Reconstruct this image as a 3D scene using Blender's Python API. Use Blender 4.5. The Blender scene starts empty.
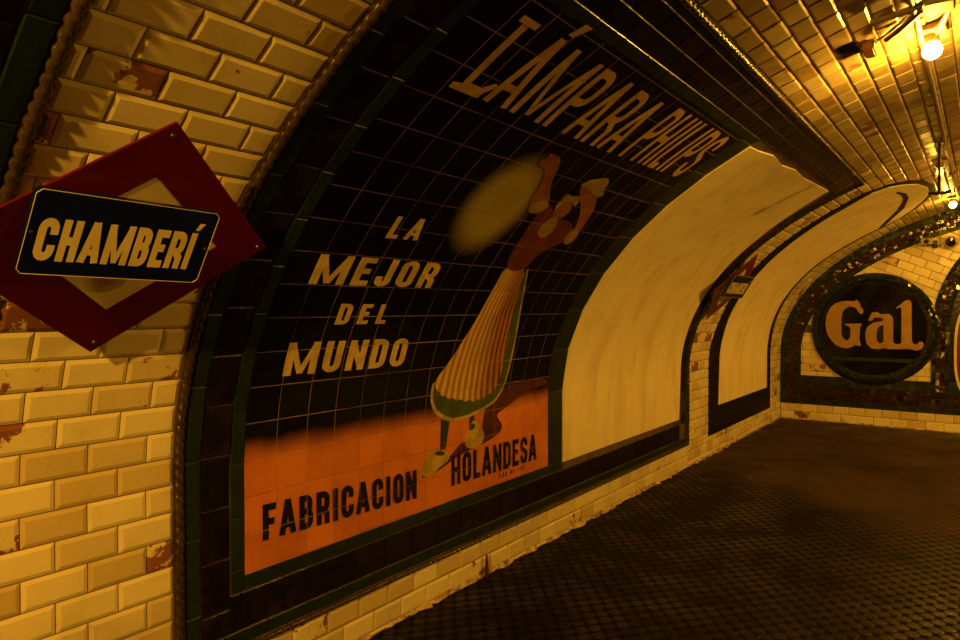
import bpy, bmesh, math, random
from mathutils import Vector, Matrix
from mathutils.geometry import tessellate_polygon
random.seed(7)
C = bpy.context.scene.collection
# ------------------------------------------------------------------ camera, world, exposure
A_, B_, Z0 = 3.706, 2.1186, 0.975          # half width, rise and springing height of the elliptical vault
YE = 10.76                                  # end wall
YB = -5.0                                   # wall behind the camera
TH = 0.6301
cam = bpy.data.objects.new('camera', bpy.data.cameras.new('camera'))
C.objects.link(cam)
cam.data.sensor_width = 36
cam.data.lens = 691.45 / 960 * 36
cam.data.clip_start = 0.02
cam.location = (2.409, 0, 1.6)
cam.rotation_euler = (math.pi / 2 - (320 - 308.2) / 691.45, 0, TH)
bpy.context.scene.camera = cam
world = bpy.data.worlds.new('world')
bpy.context.scene.world = world
world.use_nodes = True
world.node_tree.nodes['Background'].inputs[0].default_value = (0.01, 0.004, 0.001, 1)
world.node_tree.nodes['Background'].inputs[1].default_value = 0.3
vs = bpy.context.scene.view_settings
vs.view_transform = 'Standard'
vs.look = 'None'
vs.exposure = 0.0
vs.gamma = 1.0
vs.use_curve_mapping = False
LIGHT_COL = (1.0, 0.50, 0.040)
BULB = 420.0
# (name-free) list of bulbs: position, strength factor, seen in the photograph
BULBS = [((2.20, 3.859, 2.80), 2.1), ((2.107, 9.585, 2.78), 0.7), ((2.091, 7.097, 2.76), 0.10)]
UNSEEN_LIGHTS = [((2.05, -1.8, 2.80), 8.6), ((5.2, 8.0, 2.80), 6.8)]  # unseen: one continuing the bulb row behind camera, one added to brighten low walls

# ------------------------------------------------------------------ node helpers
def new_mat(name):
    m = bpy.data.materials.new(name); m.use_nodes = True
    nt = m.node_tree
    b = nt.nodes['Principled BSDF']
    return m, nt, b
def N(nt, typ, **kw):
    n = nt.nodes.new(typ)
    for k, v in kw.items():
        if k.startswith('i_'):
            n.inputs[int(k[2:])].default_value = v
        else:
            setattr(n, k, v)
    return n
def L(nt, a, b): nt.links.new(a, b)
def M_(nt, op, a, b=None, c=None, clamp=False):
    n = nt.nodes.new('ShaderNodeMath'); n.operation = op; n.use_clamp = clamp
    for i, v in enumerate((a, b, c)):
        if v is None: continue
        if isinstance(v, (int, float)): n.inputs[i].default_value = v
        else: nt.links.new(v, n.inputs[i])
    return n.outputs[0]
def mixc(nt, f, a, b, blend='MIX'):
    n = nt.nodes.new('ShaderNodeMix'); n.data_type = 'RGBA'; n.blend_type = blend
    for i, v in ((0, f), (6, a), (7, b)):
        if isinstance(v, (int, float)): n.inputs[i].default_value = v
        elif isinstance(v, tuple): n.inputs[i].default_value = v if len(v) == 4 else (*v, 1)
        else: nt.links.new(v, n.inputs[i])
    return n.outputs[2]
def smooth(nt, v, a, b):
    n = nt.nodes.new('ShaderNodeMapRange'); n.interpolation_type = 'SMOOTHSTEP'
    nt.links.new(v, n.inputs[0]); n.inputs[1].default_value = a; n.inputs[2].default_value = b
    return n.outputs[0]
def noise(nt, vec, scale, detail=3, rough=.55):
    n = nt.nodes.new('ShaderNodeTexNoise'); n.inputs['Scale'].default_value = scale
    n.inputs['Detail'].default_value = detail; n.inputs['Roughness'].default_value = rough
    if vec is not None: nt.links.new(vec, n.inputs['Vector'])
    return n.outputs[0]
def position(nt):
    return nt.nodes.new('ShaderNodeNewGeometry').outputs['Position']
def bump(nt, b, h, strength=.3, dist=.01):
    n = nt.nodes.new('ShaderNodeBump'); n.inputs['Strength'].default_value = strength
    n.inputs['Distance'].default_value = dist
    nt.links.new(h, n.inputs['Height']); nt.links.new(n.outputs[0], b.inputs['Normal'])
def simple(name, col, rough=.5, metal=0, var=.0, scale=8, bmp=0, col2=None):
    m, nt, b = new_mat(name)
    p = position(nt)
    c2 = col2 or tuple(x * .55 for x in col)
    f = M_(nt, 'MULTIPLY', smooth(nt, noise(nt, p, scale, 4), .35, .7), var if var else .25)
    L(nt, mixc(nt, f, col, c2), b.inputs['Base Color'])
    b.inputs['Roughness'].default_value = rough; b.inputs['Metallic'].default_value = metal
    if bmp: bump(nt, b, noise(nt, p, scale * 6, 3), bmp, .004)
    return m
def glazed_brick(name, base, tan, chip=.3, rough=.22, dark=.32):
    """bevelled wall tile; every tile has its own tone, a few have lost their glaze in patches"""
    m, nt, b = new_mat(name)
    p = position(nt)
    at = N(nt, 'ShaderNodeAttribute', attribute_name='rnd').outputs['Fac']
    at2 = N(nt, 'ShaderNodeAttribute', attribute_name='rnd2').outputs['Fac']
    c = mixc(nt, M_(nt, 'MULTIPLY', M_(nt, 'POWER', at, 2), .9), base, tan)
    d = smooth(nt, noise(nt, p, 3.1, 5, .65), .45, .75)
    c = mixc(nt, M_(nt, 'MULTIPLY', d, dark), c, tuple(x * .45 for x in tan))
    n2 = noise(nt, p, 9, 6, .7)
    thr = M_(nt, 'SUBTRACT', .80, M_(nt, 'MULTIPLY', M_(nt, 'POWER', at2, 6), chip))
    ch = M_(nt, 'GREATER_THAN', n2, thr)
    c = mixc(nt, ch, c, (.23, .075, .03))
    L(nt, c, b.inputs['Base Color'])
    L(nt, M_(nt, 'ADD', M_(nt, 'MULTIPLY', ch, .5), M_(nt, 'ADD', rough, M_(nt, 'MULTIPLY', d, .25))), b.inputs['Roughness'])
    h = M_(nt, 'SUBTRACT', M_(nt, 'MULTIPLY', noise(nt, p, 22, 4), .5), M_(nt, 'MULTIPLY', ch, .8))
    bump(nt, b, h, .35, .004)
    return m
def dark_tile(name, base, marb, rough=.2, amount=.5, scale=7, bs=.4, spec=.25):
    m, nt, b = new_mat(name)
    p = position(nt)
    at = N(nt, 'ShaderNodeAttribute', attribute_name='rnd').outputs['Fac']
    c = mixc(nt, M_(nt, 'MULTIPLY', smooth(nt, noise(nt, p, scale, 7, .7), .45, .72), amount), base, marb)
    c = mixc(nt, M_(nt, 'MULTIPLY', at, .5), c, tuple(x * .5 for x in base))
    L(nt, c, b.inputs['Base Color'])
    b.inputs['Roughness'].default_value = rough; b.inputs['Specular IOR Level'].default_value = spec
    bump(nt, b, noise(nt, p, 16, 4), bs, .006)
    return m
TW, TH_T, TS0, TW0 = .1593, .152, 1.675, .53
def poster_grid(nt):
    """cells of the square tiles of the advertisement, read from the (s, w) coordinates"""
    uv = N(nt, 'ShaderNodeUVMap', uv_map='sw').outputs[0]
    sp = N(nt, 'ShaderNodeSeparateXYZ'); L(nt, uv, sp.inputs[0])
    s, w = sp.outputs[0], sp.outputs[1]
    u = M_(nt, 'DIVIDE', M_(nt, 'SUBTRACT', s, TS0), TW)
    v = M_(nt, 'DIVIDE', M_(nt, 'SUBTRACT', w, TW0), TH_T)
    fu = M_(nt, 'ABSOLUTE', M_(nt, 'SUBTRACT', M_(nt, 'FRACT', u), .5))
    fv = M_(nt, 'ABSOLUTE', M_(nt, 'SUBTRACT', M_(nt, 'FRACT', v), .5))
    e = M_(nt, 'MAXIMUM', fu, fv)
    g = smooth(nt, e, .482, .496)
    cb = N(nt, 'ShaderNodeCombineXYZ'); L(nt, M_(nt, 'FLOOR', u), cb.inputs[0]); L(nt, M_(nt, 'FLOOR', v), cb.inputs[1])
    wn = N(nt, 'ShaderNodeTexWhiteNoise', noise_dimensions='2D'); L(nt, cb.outputs[0], wn.inputs['Vector'])
    return s, w, g, wn
def finish_paint(nt, b, c, g, wn, rough=.3):
    p = position(nt)
    gr = mixc(nt, smooth(nt, noise(nt, p, 2.2, 4), .35, .62), (.10, .055, .02), (.42, .27, .12))
    c = mixc(nt, M_(nt, 'MULTIPLY', wn.outputs['Value'], .35), c, mixc(nt, .5, c, (0, 0, 0)))
    wear = M_(nt, 'GREATER_THAN', noise(nt, p, 14, 6, .7), .745)
    c = mixc(nt, wear, c, (.2, .1, .04))
    c = mixc(nt, M_(nt, 'MULTIPLY', g, .55), c, gr)
    L(nt, c, b.inputs['Base Color'])
    b.inputs['Roughness'].default_value = rough; b.inputs['Specular IOR Level'].default_value = .22
    # each tile sits at its own tiny angle
    off = N(nt, 'ShaderNodeVectorMath', operation='SUBTRACT'); L(nt, wn.outputs['Color'], off.inputs[0]); off.inputs[1].default_value = (.5, .5, .5)
    sc = N(nt, 'ShaderNodeVectorMath', operation='SCALE'); L(nt, off.outputs[0], sc.inputs[0]); sc.inputs['Scale'].default_value = .07
    bm_ = N(nt, 'ShaderNodeBump'); bm_.inputs['Strength'].default_value = .5; bm_.inputs['Distance'].default_value = .003
    L(nt, M_(nt, 'SUBTRACT', M_(nt, 'MULTIPLY', noise(nt, p, 10, 3), .25), g), bm_.inputs['Height'])
    ad = N(nt, 'ShaderNodeVectorMath', operation='ADD'); L(nt, bm_.outputs[0], ad.inputs[0]); L(nt, sc.outputs[0], ad.inputs[1])
    nm = N(nt, 'ShaderNodeVectorMath', operation='NORMALIZE'); L(nt, ad.outputs[0], nm.inputs[0])
    L(nt, nm.outputs[0], b.inputs['Normal'])
def paint(name, col, col2=None, kind=None):
    m, nt, b = new_mat(name)
    s, w, g, wn = poster_grid(nt)
    c2 = col2 or tuple(x * .6 for x in col)
    if kind == 'skirt':
        ang = M_(nt, 'ARCTAN2', M_(nt, 'SUBTRACT', s, 3.19), M_(nt, 'SUBTRACT', 2.5, w))
        wv = M_(nt, 'SINE', M_(nt, 'MULTIPLY', M_(nt, 'ADD', ang, M_(nt, 'MULTIPLY', noise(nt, position(nt), 3, 2), .05)), 150))
        f = smooth(nt, wv, -.6, .7)
        side = smooth(nt, M_(nt, 'ADD', ang, M_(nt, 'MULTIPLY', noise(nt, position(nt), 6, 2), .12)), .0, .2)
        c = mixc(nt, f, mixc(nt, side, (.74, .50, .22), (.46, .19, .05)), mixc(nt, side, (.42, .19, .05), (.15, .045, .015)))
    else:
        c = mixc(nt, smooth(nt, noise(nt, position(nt), 12, 4), .35, .7), col, c2)
    finish_paint(nt, b, c, g, wn, .35)
    return m
def poster_field():
    m, nt, b = new_mat('poster_glaze')
    s, w, g, wn = poster_grid(nt)
    p = position(nt)
    nz = M_(nt, 'MULTIPLY', M_(nt, 'SUBTRACT', noise(nt, p, 5, 3), .5), .06)
    f = smooth(nt, M_(nt, 'ADD', w, nz), .95, 1.085)
    orange = mixc(nt, smooth(nt, noise(nt, p, 4, 4), .35, .7), (.72, .22, .05), (.60, .165, .04))
    c = mixc(nt, f, orange, (.004, .003, .003))
    # the airbrushed lamp glow of the advertisement
    ds = M_(nt, 'DIVIDE', M_(nt, 'SUBTRACT', s, 2.68), .25)
    dw = M_(nt, 'DIVIDE', M_(nt, 'SUBTRACT', w, 2.27), .30)
    r = M_(nt, 'SQRT', M_(nt, 'ADD', M_(nt, 'MULTIPLY', ds, ds), M_(nt, 'MULTIPLY', dw, dw)))
    gl = smooth(nt, r, 1.15, .52)
    c = mixc(nt, gl, c, (.40, .33, .06))
    finish_paint(nt, b, c, g, wn, .24)
    return m
def plaster():
    m, nt, b = new_mat('cream_plaster')
    p = position(nt)
    mp = N(nt, 'ShaderNodeMapping'); mp.inputs['Scale'].default_value = (2.5, 2.5, .6); L(nt, p, mp.inputs[0])
    f = smooth(nt, noise(nt, mp.outputs[0], 2.2, 6, .6), .42, .72)
    c = mixc(nt, M_(nt, 'MULTIPLY', f, .5), (.88, .76, .54), (.60, .44, .26))
    L(nt, c, b.inputs['Base Color']); b.inputs['Roughness'].default_value = .6
    bump(nt, b, noise(nt, p, 7, 5), .12, .01)
    return m
def floor_mat():
    m, nt, b = new_mat('studded_floor')
    p = position(nt)
    sp = N(nt, 'ShaderNodeSeparateXYZ'); L(nt, p, sp.inputs[0])
    x, y = sp.outputs[0], sp.outputs[1]
    u = M_(nt, 'DIVIDE', x, .095); v = M_(nt, 'DIVIDE', y, .115)
    def cell(o):
        a = M_(nt, 'SUBTRACT', M_(nt, 'FRACT', M_(nt, 'ADD', u, o)), .5)
        c = M_(nt, 'SUBTRACT', M_(nt, 'FRACT', M_(nt, 'ADD', v, o)), .5)
        return M_(nt, 'SQRT', M_(nt, 'ADD', M_(nt, 'MULTIPLY', a, a), M_(nt, 'MULTIPLY', c, c)))
    d = M_(nt, 'MINIMUM', cell(0), cell(.5))
    stud_vis = smooth(nt, M_(nt, 'ADD', noise(nt, p, 2.6, 6, .7), M_(nt, 'MULTIPLY', x, .07)), .46, .66)  # uneven stud strength, fainter toward the left wall
    stud = M_(nt, 'MULTIPLY', smooth(nt, d, .40, .24), M_(nt, 'ADD', .30, M_(nt, 'MULTIPLY', stud_vis, .70)))
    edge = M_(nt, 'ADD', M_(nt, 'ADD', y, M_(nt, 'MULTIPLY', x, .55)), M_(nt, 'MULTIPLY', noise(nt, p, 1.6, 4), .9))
    lamp_pool = smooth(nt, edge, 7.15, 7.75)  # lamplight on the far floor, painted in as a lighter tone
    mottle = smooth(nt, noise(nt, p, 1.3, 5, .6), .38, .62)  # random dark mottling of the floor colour
    c = mixc(nt, stud, (.002, .0014, .001), (.019, .012, .007))
    c = mixc(nt, M_(nt, 'MULTIPLY', mottle, .7), c, (.006, .0035, .002))
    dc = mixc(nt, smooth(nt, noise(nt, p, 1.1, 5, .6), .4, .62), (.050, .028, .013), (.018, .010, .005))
    c = mixc(nt, M_(nt, 'MULTIPLY', lamp_pool, .9), c, dc)
    L(nt, c, b.inputs['Base Color'])
    L(nt, M_(nt, 'SUBTRACT', M_(nt, 'ADD', .62, M_(nt, 'MULTIPLY', lamp_pool, .1)), M_(nt, 'MULTIPLY', stud, .34)), b.inputs['Roughness'])
    glint_area = smooth(nt, M_(nt, 'ADD', x, M_(nt, 'MULTIPLY', noise(nt, p, 2.2, 5, .65), 1.3)), 2.2, 2.95)  # specular raised toward the right to put the lamp glints on the studs
    glint_area = M_(nt, 'MULTIPLY', glint_area, M_(nt, 'SUBTRACT', 1, lamp_pool))
    L(nt, M_(nt, 'ADD', M_(nt, 'ADD', .05, M_(nt, 'MULTIPLY', lamp_pool, .12)), M_(nt, 'MULTIPLY', stud, M_(nt, 'ADD', .06, M_(nt, 'MULTIPLY', glint_area, .55)))), b.inputs['Specular IOR Level'])
    h = M_(nt, 'ADD', M_(nt, 'MULTIPLY', stud, M_(nt, 'SUBTRACT', 1, M_(nt, 'MULTIPLY', lamp_pool, .75))), M_(nt, 'MULTIPLY', noise(nt, p, 30, 4), .25))
    bump(nt, b, h, .8, .008)
    return m
MAT = {}
MAT['brick'] = glazed_brick('cream_glazed_brick', (.86, .74, .50), (.58, .43, .22), .36)
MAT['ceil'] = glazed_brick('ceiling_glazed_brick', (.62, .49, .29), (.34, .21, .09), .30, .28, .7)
MAT['joint'] = simple('brick_joint', (.16, .08, .035), .8, var=.6, scale=9)
MAT['green'] = dark_tile('green_tile', (.015, .026, .004), (.006, .011, .003), .32, .6)
MAT['dark'] = dark_tile('dark_marbled_tile', (.008, .005, .004), (.045, .025, .011), .22, .6)
MAT['bandred'] = dark_tile('wine_marbled_tile', (.018, .004, .003), (.06, .018, .01), .13, .7, 14, .9, .6)
MAT['fjoint'] = simple('pale_joint', (.12, .07, .035), .7, var=.9, scale=3, col2=(.015, .009, .005))
MAT['rope'] = simple('brown_glazed_rope', (.050, .029, .012), .2, var=.8, scale=25, bmp=.5)
MAT['poster'] = poster_field()
MAT['plaster'] = plaster()
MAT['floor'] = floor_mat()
MAT['rim'] = dark_tile('matte_dark_rim', (.007, .005, .004), (.02, .012, .006), .55, .5, 7, .2, .1)
MAT['mortar'] = simple('crumbling_mortar', (.62, .47, .28), .9, var=.9, scale=20, bmp=.6, col2=(.10, .05, .03))
MAT['letter'] = paint('cream_lettering', (.74, .55, .26), (.55, .38, .16))
MAT['title'] = paint('title_lettering', (.62, .42, .17), (.46, .29, .10))
MAT['black'] = paint('black_lettering', (.012, .008, .008))
MAT['skirt'] = paint('striped_skirt', (.7, .5, .2), kind='skirt')
MAT['hem'] = paint('green_petticoat', (.075, .11, .02))
MAT['hemedge'] = paint('pale_hem', (.55, .40, .16))
MAT['bodice'] = paint('red_bodice', (.16, .026, .010), (.09, .015, .007))
MAT['skin'] = paint('painted_skin', (.30, .11, .035), (.19, .055, .018))
MAT['white'] = paint('painted_linen', (.34, .24, .09), (.2, .13, .05))
MAT['stock'] = paint('dark_stocking', (.035, .05, .025))
MAT['clog'] = paint('yellow_clog', (.55, .38, .08), (.34, .22, .04))
MAT['shadow'] = paint('painted_brown_silhouette', (.10, .022, .010))
MAT['redsign'] = simple('red_enamel', (.115, .003, .008), .28, var=.3, scale=5)
MAT['blue'] = simple('blue_enamel', (.003, .008, .11), .22, var=.4, scale=6)
MAT['cream_enamel'] = simple('cream_enamel', (.80, .66, .40), .3, var=.3, scale=9)
MAT['steel'] = simple('rusty_screw', (.15, .11, .08), .4, .8)
MAT['conduit'] = simple('painted_conduit', (.26, .18, .10), .5, var=.4)
MAT['iron'] = simple('dark_iron', (.05, .035, .025), .45, .5)
MAT['rust'] = simple('rusted_iron', (.07, .02, .012), .6, .3)
MAT['grey'] = simple('grey_plastic', (.35, .28, .2), .4)
MAT['lens'] = simple('black_glass', (.01, .008, .008), .1)
MAT['brownbox'] = simple('terracotta_core', (.30, .13, .05), .8, var=.6)
MAT['hole'] = simple('shaded_hollow', (.012, .008, .006), .9)  # near-black colour paints the shade inside the tile holes
MAT['lined'] = simple('galletters', (.42, .235, .06), .35, var=.4, scale=10)
MAT['lined'].name = 'amber_lettering'
MAT['track'] = simple('plain_render', (.10, .07, .045), .7, var=.5)
def emit(name, col, st):
    m, nt, b = new_mat(name)
    b.inputs['Base Color'].default_value = (1, .9, .7, 1)
    b.inputs['Emission Color'].default_value = (*col, 1)
    b.inputs['Emission Strength'].default_value = st
    return m

# ------------------------------------------------------------------ geometry helpers
NT = 4000
_al = [0.0]
for i in range(NT):
    p0, p1 = math.pi * i / NT, math.pi * (i + 1) / NT
    _al.append(_al[-1] + math.hypot(A_ * (math.cos(p0) - math.cos(p1)), B_ * (math.sin(p1) - math.sin(p0))))
ARC = _al[-1]; WTOT = 2 * Z0 + ARC
def prof(w):
    if w <= Z0: return 0.0, w, 1.0, 0.0
    if w >= Z0 + ARC: return 2 * A_, Z0 - (w - Z0 - ARC), -1.0, 0.0
    t = w - Z0
    lo, hi = 0, NT
    while hi - lo > 1:
        mid = (lo + hi) // 2
        if _al[mid] <= t: lo = mid
        else: hi = mid
    p = math.pi * (lo + (t - _al[lo]) / (_al[hi] - _al[lo])) / NT
    nx, nz = math.cos(p) / A_, -math.sin(p) / B_
    l = math.hypot(nx, nz)
    return A_ - A_ * math.cos(p), Z0 + B_ * math.sin(p), nx / l, nz / l
_pc = {}
def V(s, w, h=0.0):
    k = round(w, 5)
    if k not in _pc: _pc[k] = prof(k)
    x, z, nx, nz = _pc[k]
    return (x + nx * h, s, z + nz * h)
def EW(x, z, h=0.0):           # end wall
    return (x, YE - h, z)
def root_loc(o):
    while o is not None:
        if o.type == 'EMPTY' or o.parent is None: return Vector(o.location)
        o = o.parent
    return Vector((0, 0, 0))
def build(name, verts, faces, mats, parent=None, fm=None, attrs=None, uv=None, smoothf=False):
    me = bpy.data.meshes.new(name)
    off = root_loc(parent) if parent is not None else Vector((0, 0, 0))
    me.from_pydata([tuple(Vector(v) - off) for v in verts], [], faces)
    for m in (mats if isinstance(mats, (list, tuple)) else [mats]): me.materials.append(m)
    if fm: me.polygons.foreach_set('material_index', fm)
    if attrs:
        for k, vals in attrs.items():
            a = me.attributes.new(k, 'FLOAT', 'FACE'); a.data.foreach_set('value', vals)
    if uv:
        l = me.uv_layers.new(name='sw')
        for lp in me.loops: l.data[lp.index].uv = uv[lp.vertex_index]
    if smoothf: me.polygons.foreach_set('use_smooth', [True] * len(me.polygons))
    me.update()
    o = bpy.data.objects.new(name, me); C.objects.link(o)
    if parent is not None: o.parent = parent
    return o
def thing(name, label, cat, loc, group=None):
    o = bpy.data.objects.new(name, None); C.objects.link(o); o.location = loc
    o.empty_display_size = .1
    o['label'] = label; o['category'] = cat
    if group: o['group'] = group
    return o
def tag(o, label, cat, group=None):
    o['label'] = label; o['category'] = cat
    if group: o['group'] = group
    return o
def struct(o): o['kind'] = 'structure'; return o

def tiles(acc, rects, mp, bevel=.012, h0=0, h=.007, gap=.0015, tilt=.0, hj=.0, mi=0, r=None):
    """bevelled tiles on a surface; rects are (a0,a1,b0,b1)"""
    vs_, fs, at, at2, fm = acc
    rr = r or random
    for (a0, a1, b0, b1) in rects:
        if a1 - a0 < .012 or b1 - b0 < .012: continue
        g = gap; n = len(vs_)
        be = min(bevel, (a1 - a0) * .3, (b1 - b0) * .3)
        hh = h + rr.uniform(-hj, hj)
        ta, tb = rr.uniform(-tilt, tilt), rr.uniform(-tilt, tilt)
        am, bm = (a0 + a1) / 2, (b0 + b1) / 2
        for (da, db, base) in ((0, 0, .35), (be, be, 1)):
            for (a, b) in ((a0 + g + da, b0 + g + db), (a1 - g - da, b0 + g + db), (a1 - g - da, b1 - g - db), (a0 + g + da, b1 - g - db)):
                vs_.append(mp(a, b, h0 + max(.0005, hh * base + ta * (a - am) + tb * (b - bm))))
        for (a, b) in ((a0 + g, b0 + g), (a1 - g, b0 + g), (a1 - g, b1 - g), (a0 + g, b1 - g)):
            vs_.append(mp(a, b, h0 - .001))
        q = [(4, 5, 6, 7), (0, 1, 5, 4), (1, 2, 6, 5), (2, 3, 7, 6), (3, 0, 4, 7), (8, 9, 1, 0), (9, 10, 2, 1), (10, 11, 3, 2), (11, 8, 0, 3)]
        v1, v2 = rr.random(), rr.random()
        for f in q:
            fs.append(tuple(n + i for i in f)); at.append(v1); at2.append(v2); fm.append(mi)
def acc(): return ([], [], [], [], [])
def grid_sheet(a, s_list, w_list, mp, h, mi):
    vs_, fs, at, at2, fm = a
    n = len(vs_); k = len(w_list)
    for s in s_list:
        for w in w_list: vs_.append(mp(s, w, h))
    for i in range(len(s_list) - 1):
        for j in range(k - 1):
            fs.append((n + i * k + j, n + (i + 1) * k + j, n + (i + 1) * k + j + 1, n + i * k + j + 1)); at.append(0); at2.append(0); fm.append(mi)
def finish(name, a, mats, parent=None): return build(name, a[0], a[1], mats, parent, a[4], {'rnd': a[2], 'rnd2': a[3]})
def lin(a, b, step):
    n = max(1, round((b - a) / step)); return [a + (b - a) * i / n for i in range(n + 1)]
def brick_rects(s0, s1, w0, w1, wo, ch, bl, joint):
    """running bond; wo = height of one bed joint, joint = s of one perpend on course 0"""
    out = []
    k = math.floor((w0 - wo) / ch)
    while wo + k * ch < w1 - 1e-6:
        b0, b1 = max(w0, wo + k * ch), min(w1, wo + (k + 1) * ch)
        off = joint + (k % 2) * bl / 2
        j = math.floor((s0 - off) / bl)
        while off + j * bl < s1 - 1e-6:
            a0, a1 = max(s0, off + j * bl), min(s1, off + (j + 1) * bl)
            if a1 > a0: out.append((a0, a1, b0, b1))
            j += 1
        k += 1
    return out
def slab(name, polys, mp, h, mat, parent=None, h0=None, step=.07, uv=False, holes=None, lift=0.0):
    """a flat outline laid on a curved surface; with h0 it gets side walls down to that depth"""
    bm = bmesh.new()
    lay = bm.verts.layers.float.new('lift')
    for i, poly in enumerate(polys):
        loops = [[Vector((x, y, 0)) for x, y in poly]]
        if holes and holes.get(i): loops += [[Vector((x, y, 0)) for x, y in q] for q in holes[i]]
        flat = [p for l in loops for p in l]
        bv = [bm.verts.new(p) for p in flat]
        for q in bv: q[lay] = i * lift
        for t in tessellate_polygon(loops):
            try:
                f = bm.faces.new([bv[k] for k in t]); f.normal_update()
                if f.normal.z < 0: f.normal_flip()
            except ValueError: pass
    if step:
        ys = [v.co.y for v in bm.verts]
        y = math.floor(min(ys) / step) * step + step
        while y < max(ys):
            bmesh.ops.bisect_plane(bm, geom=bm.verts[:] + bm.edges[:] + bm.faces[:], plane_co=(0, y, 0), plane_no=(0, 1, 0), dist=1e-6)
            y += step
    bmesh.ops.dissolve_degenerate(bm, dist=1e-6, edges=bm.edges[:])
    bm.verts.index_update(); bm.faces.ensure_lookup_table()
    co = [(v.co.x, v.co.y) for v in bm.verts]
    verts = [mp(v.co.x, v.co.y, h + v[lay]) for v in bm.verts]
    faces = [tuple(v.index for v in f.verts) for f in bm.faces]
    uvs = list(co)
    if h0 is not None:
        n = len(verts); verts += [mp(x, y, h0) for x, y in co]; uvs += co
        for e in bm.edges:
            if len(e.link_faces) == 1:
                lp = e.link_loops[0]
                a, b2 = lp.vert.index, lp.link_loop_next.vert.index
                faces.append((a, n + a, n + b2, b2))
    bm.free()
    return build(name, verts, faces, mat, parent, uv=uvs if uv else None)
def tube(path, r, seg=8):
    """returns verts, faces of a capped tube along points"""
    pts = [Vector(p) for p in path]; vs_, fs = [], []
    for i, p in enumerate(pts):
        t = (pts[min(i + 1, len(pts) - 1)] - pts[max(i - 1, 0)]).normalized()
        u = t.cross(Vector((0, 0, 1)))
        if u.length < .1: u = t.cross(Vector((1, 0, 0)))
        u.normalize(); v = t.cross(u)
        rr = r[i] if isinstance(r, (list, tuple)) else r
        for k in range(seg):
            a = 2 * math.pi * k / seg
            vs_.append(tuple(p + (u * math.cos(a) + v * math.sin(a)) * rr))
    for i in range(len(pts) - 1):
        for k in range(seg):
            fs.append((i * seg + k, i * seg + (k + 1) % seg, (i + 1) * seg + (k + 1) % seg, (i + 1) * seg + k))
    fs.append(tuple(range(seg))[::-1]); fs.append(tuple((len(pts) - 1) * seg + k for k in range(seg)))
    return vs_, fs
def joinvf(lst):
    vs_, fs = [], []
    for v, f in lst:
        n = len(vs_); vs_ += list(v); fs += [tuple(n + i for i in q) for q in f]
    return vs_, fs
def boxvf(c, d, rot=None, bev=0):
    bm = bmesh.new(); bmesh.ops.create_cube(bm, size=1)
    for v in bm.verts: v.co = Vector((v.co.x * d[0], v.co.y * d[1], v.co.z * d[2]))
    if bev: bmesh.ops.bevel(bm, geom=bm.edges[:], offset=bev, segments=2, affect='EDGES')
    m = (rot.to_matrix() if rot else Matrix.Identity(3))
    bm.verts.index_update()
    vs_ = [tuple(m @ v.co + Vector(c)) for v in bm.verts]
    fs = [tuple(v.index for v in f.verts) for f in bm.faces]
    bm.free(); return vs_, fs
def lathe(prf, c, axis=(0, 0, 1), seg=16):
    ax = Vector(axis).normalized(); q = Vector((0, 0, 1)).rotation_difference(ax)
    vs_, fs = [], []
    for r, z in prf:
        for k in range(seg):
            a = 2 * math.pi * k / seg
            vs_.append(tuple(q @ Vector((r * math.cos(a), r * math.sin(a), z)) + Vector(c)))
    for i in range(len(prf) - 1):
        for k in range(seg):
            fs.append((i * seg + k, i * seg + (k + 1) % seg, (i + 1) * seg + (k + 1) % seg, (i + 1) * seg + k))
    fs.append(tuple(range(seg))[::-1]); fs.append(tuple((len(prf) - 1) * seg + k for k in range(seg)))
    return vs_, fs
def rope(name, path, parent, r=.017, pitch=.042, label=None):
    """two-strand twisted moulding along [(s,w)...] on the vault"""
    pts = []
    for (a, b) in zip(path[:-1], path[1:]):
        n = max(1, int(math.hypot(b[0] - a[0], b[1] - a[1]) / .007))
        for i in range(n): pts.append((a[0] + (b[0] - a[0]) * i / n, a[1] + (b[1] - a[1]) * i / n))
    pts.append(path[-1])
    P = [Vector(V(s, w, .012)) for s, w in pts]
    seg = 10; vs_, fs = [], []; dist = 0
    for i, p in enumerate(P):
        if i: dist += (P[i] - P[i - 1]).length
        t = (P[min(i + 1, len(P) - 1)] - P[max(i - 1, 0)]).normalized()
        nrm = (Vector(V(*pts[i], .1)) - Vector(V(*pts[i], 0))).normalized()
        u = t.cross(nrm).normalized(); tw = 2 * math.pi * dist / pitch / 2
        for k in range(seg):
            a = 2 * math.pi * k / seg
            rr = r * (.58 + .50 * abs(math.cos(a - tw)) ** .8)
            vs_.append(tuple(p + (u * math.cos(a) + nrm * math.sin(a)) * rr))
    for i in range(len(P) - 1):
        for k in range(seg):
            fs.append((i * seg + k, i * seg + (k + 1) % seg, (i + 1) * seg + (k + 1) % seg, (i + 1) * seg + k))
    o = build(name, vs_, fs, MAT['rope'], parent, smoothf=True)
    return o

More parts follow.
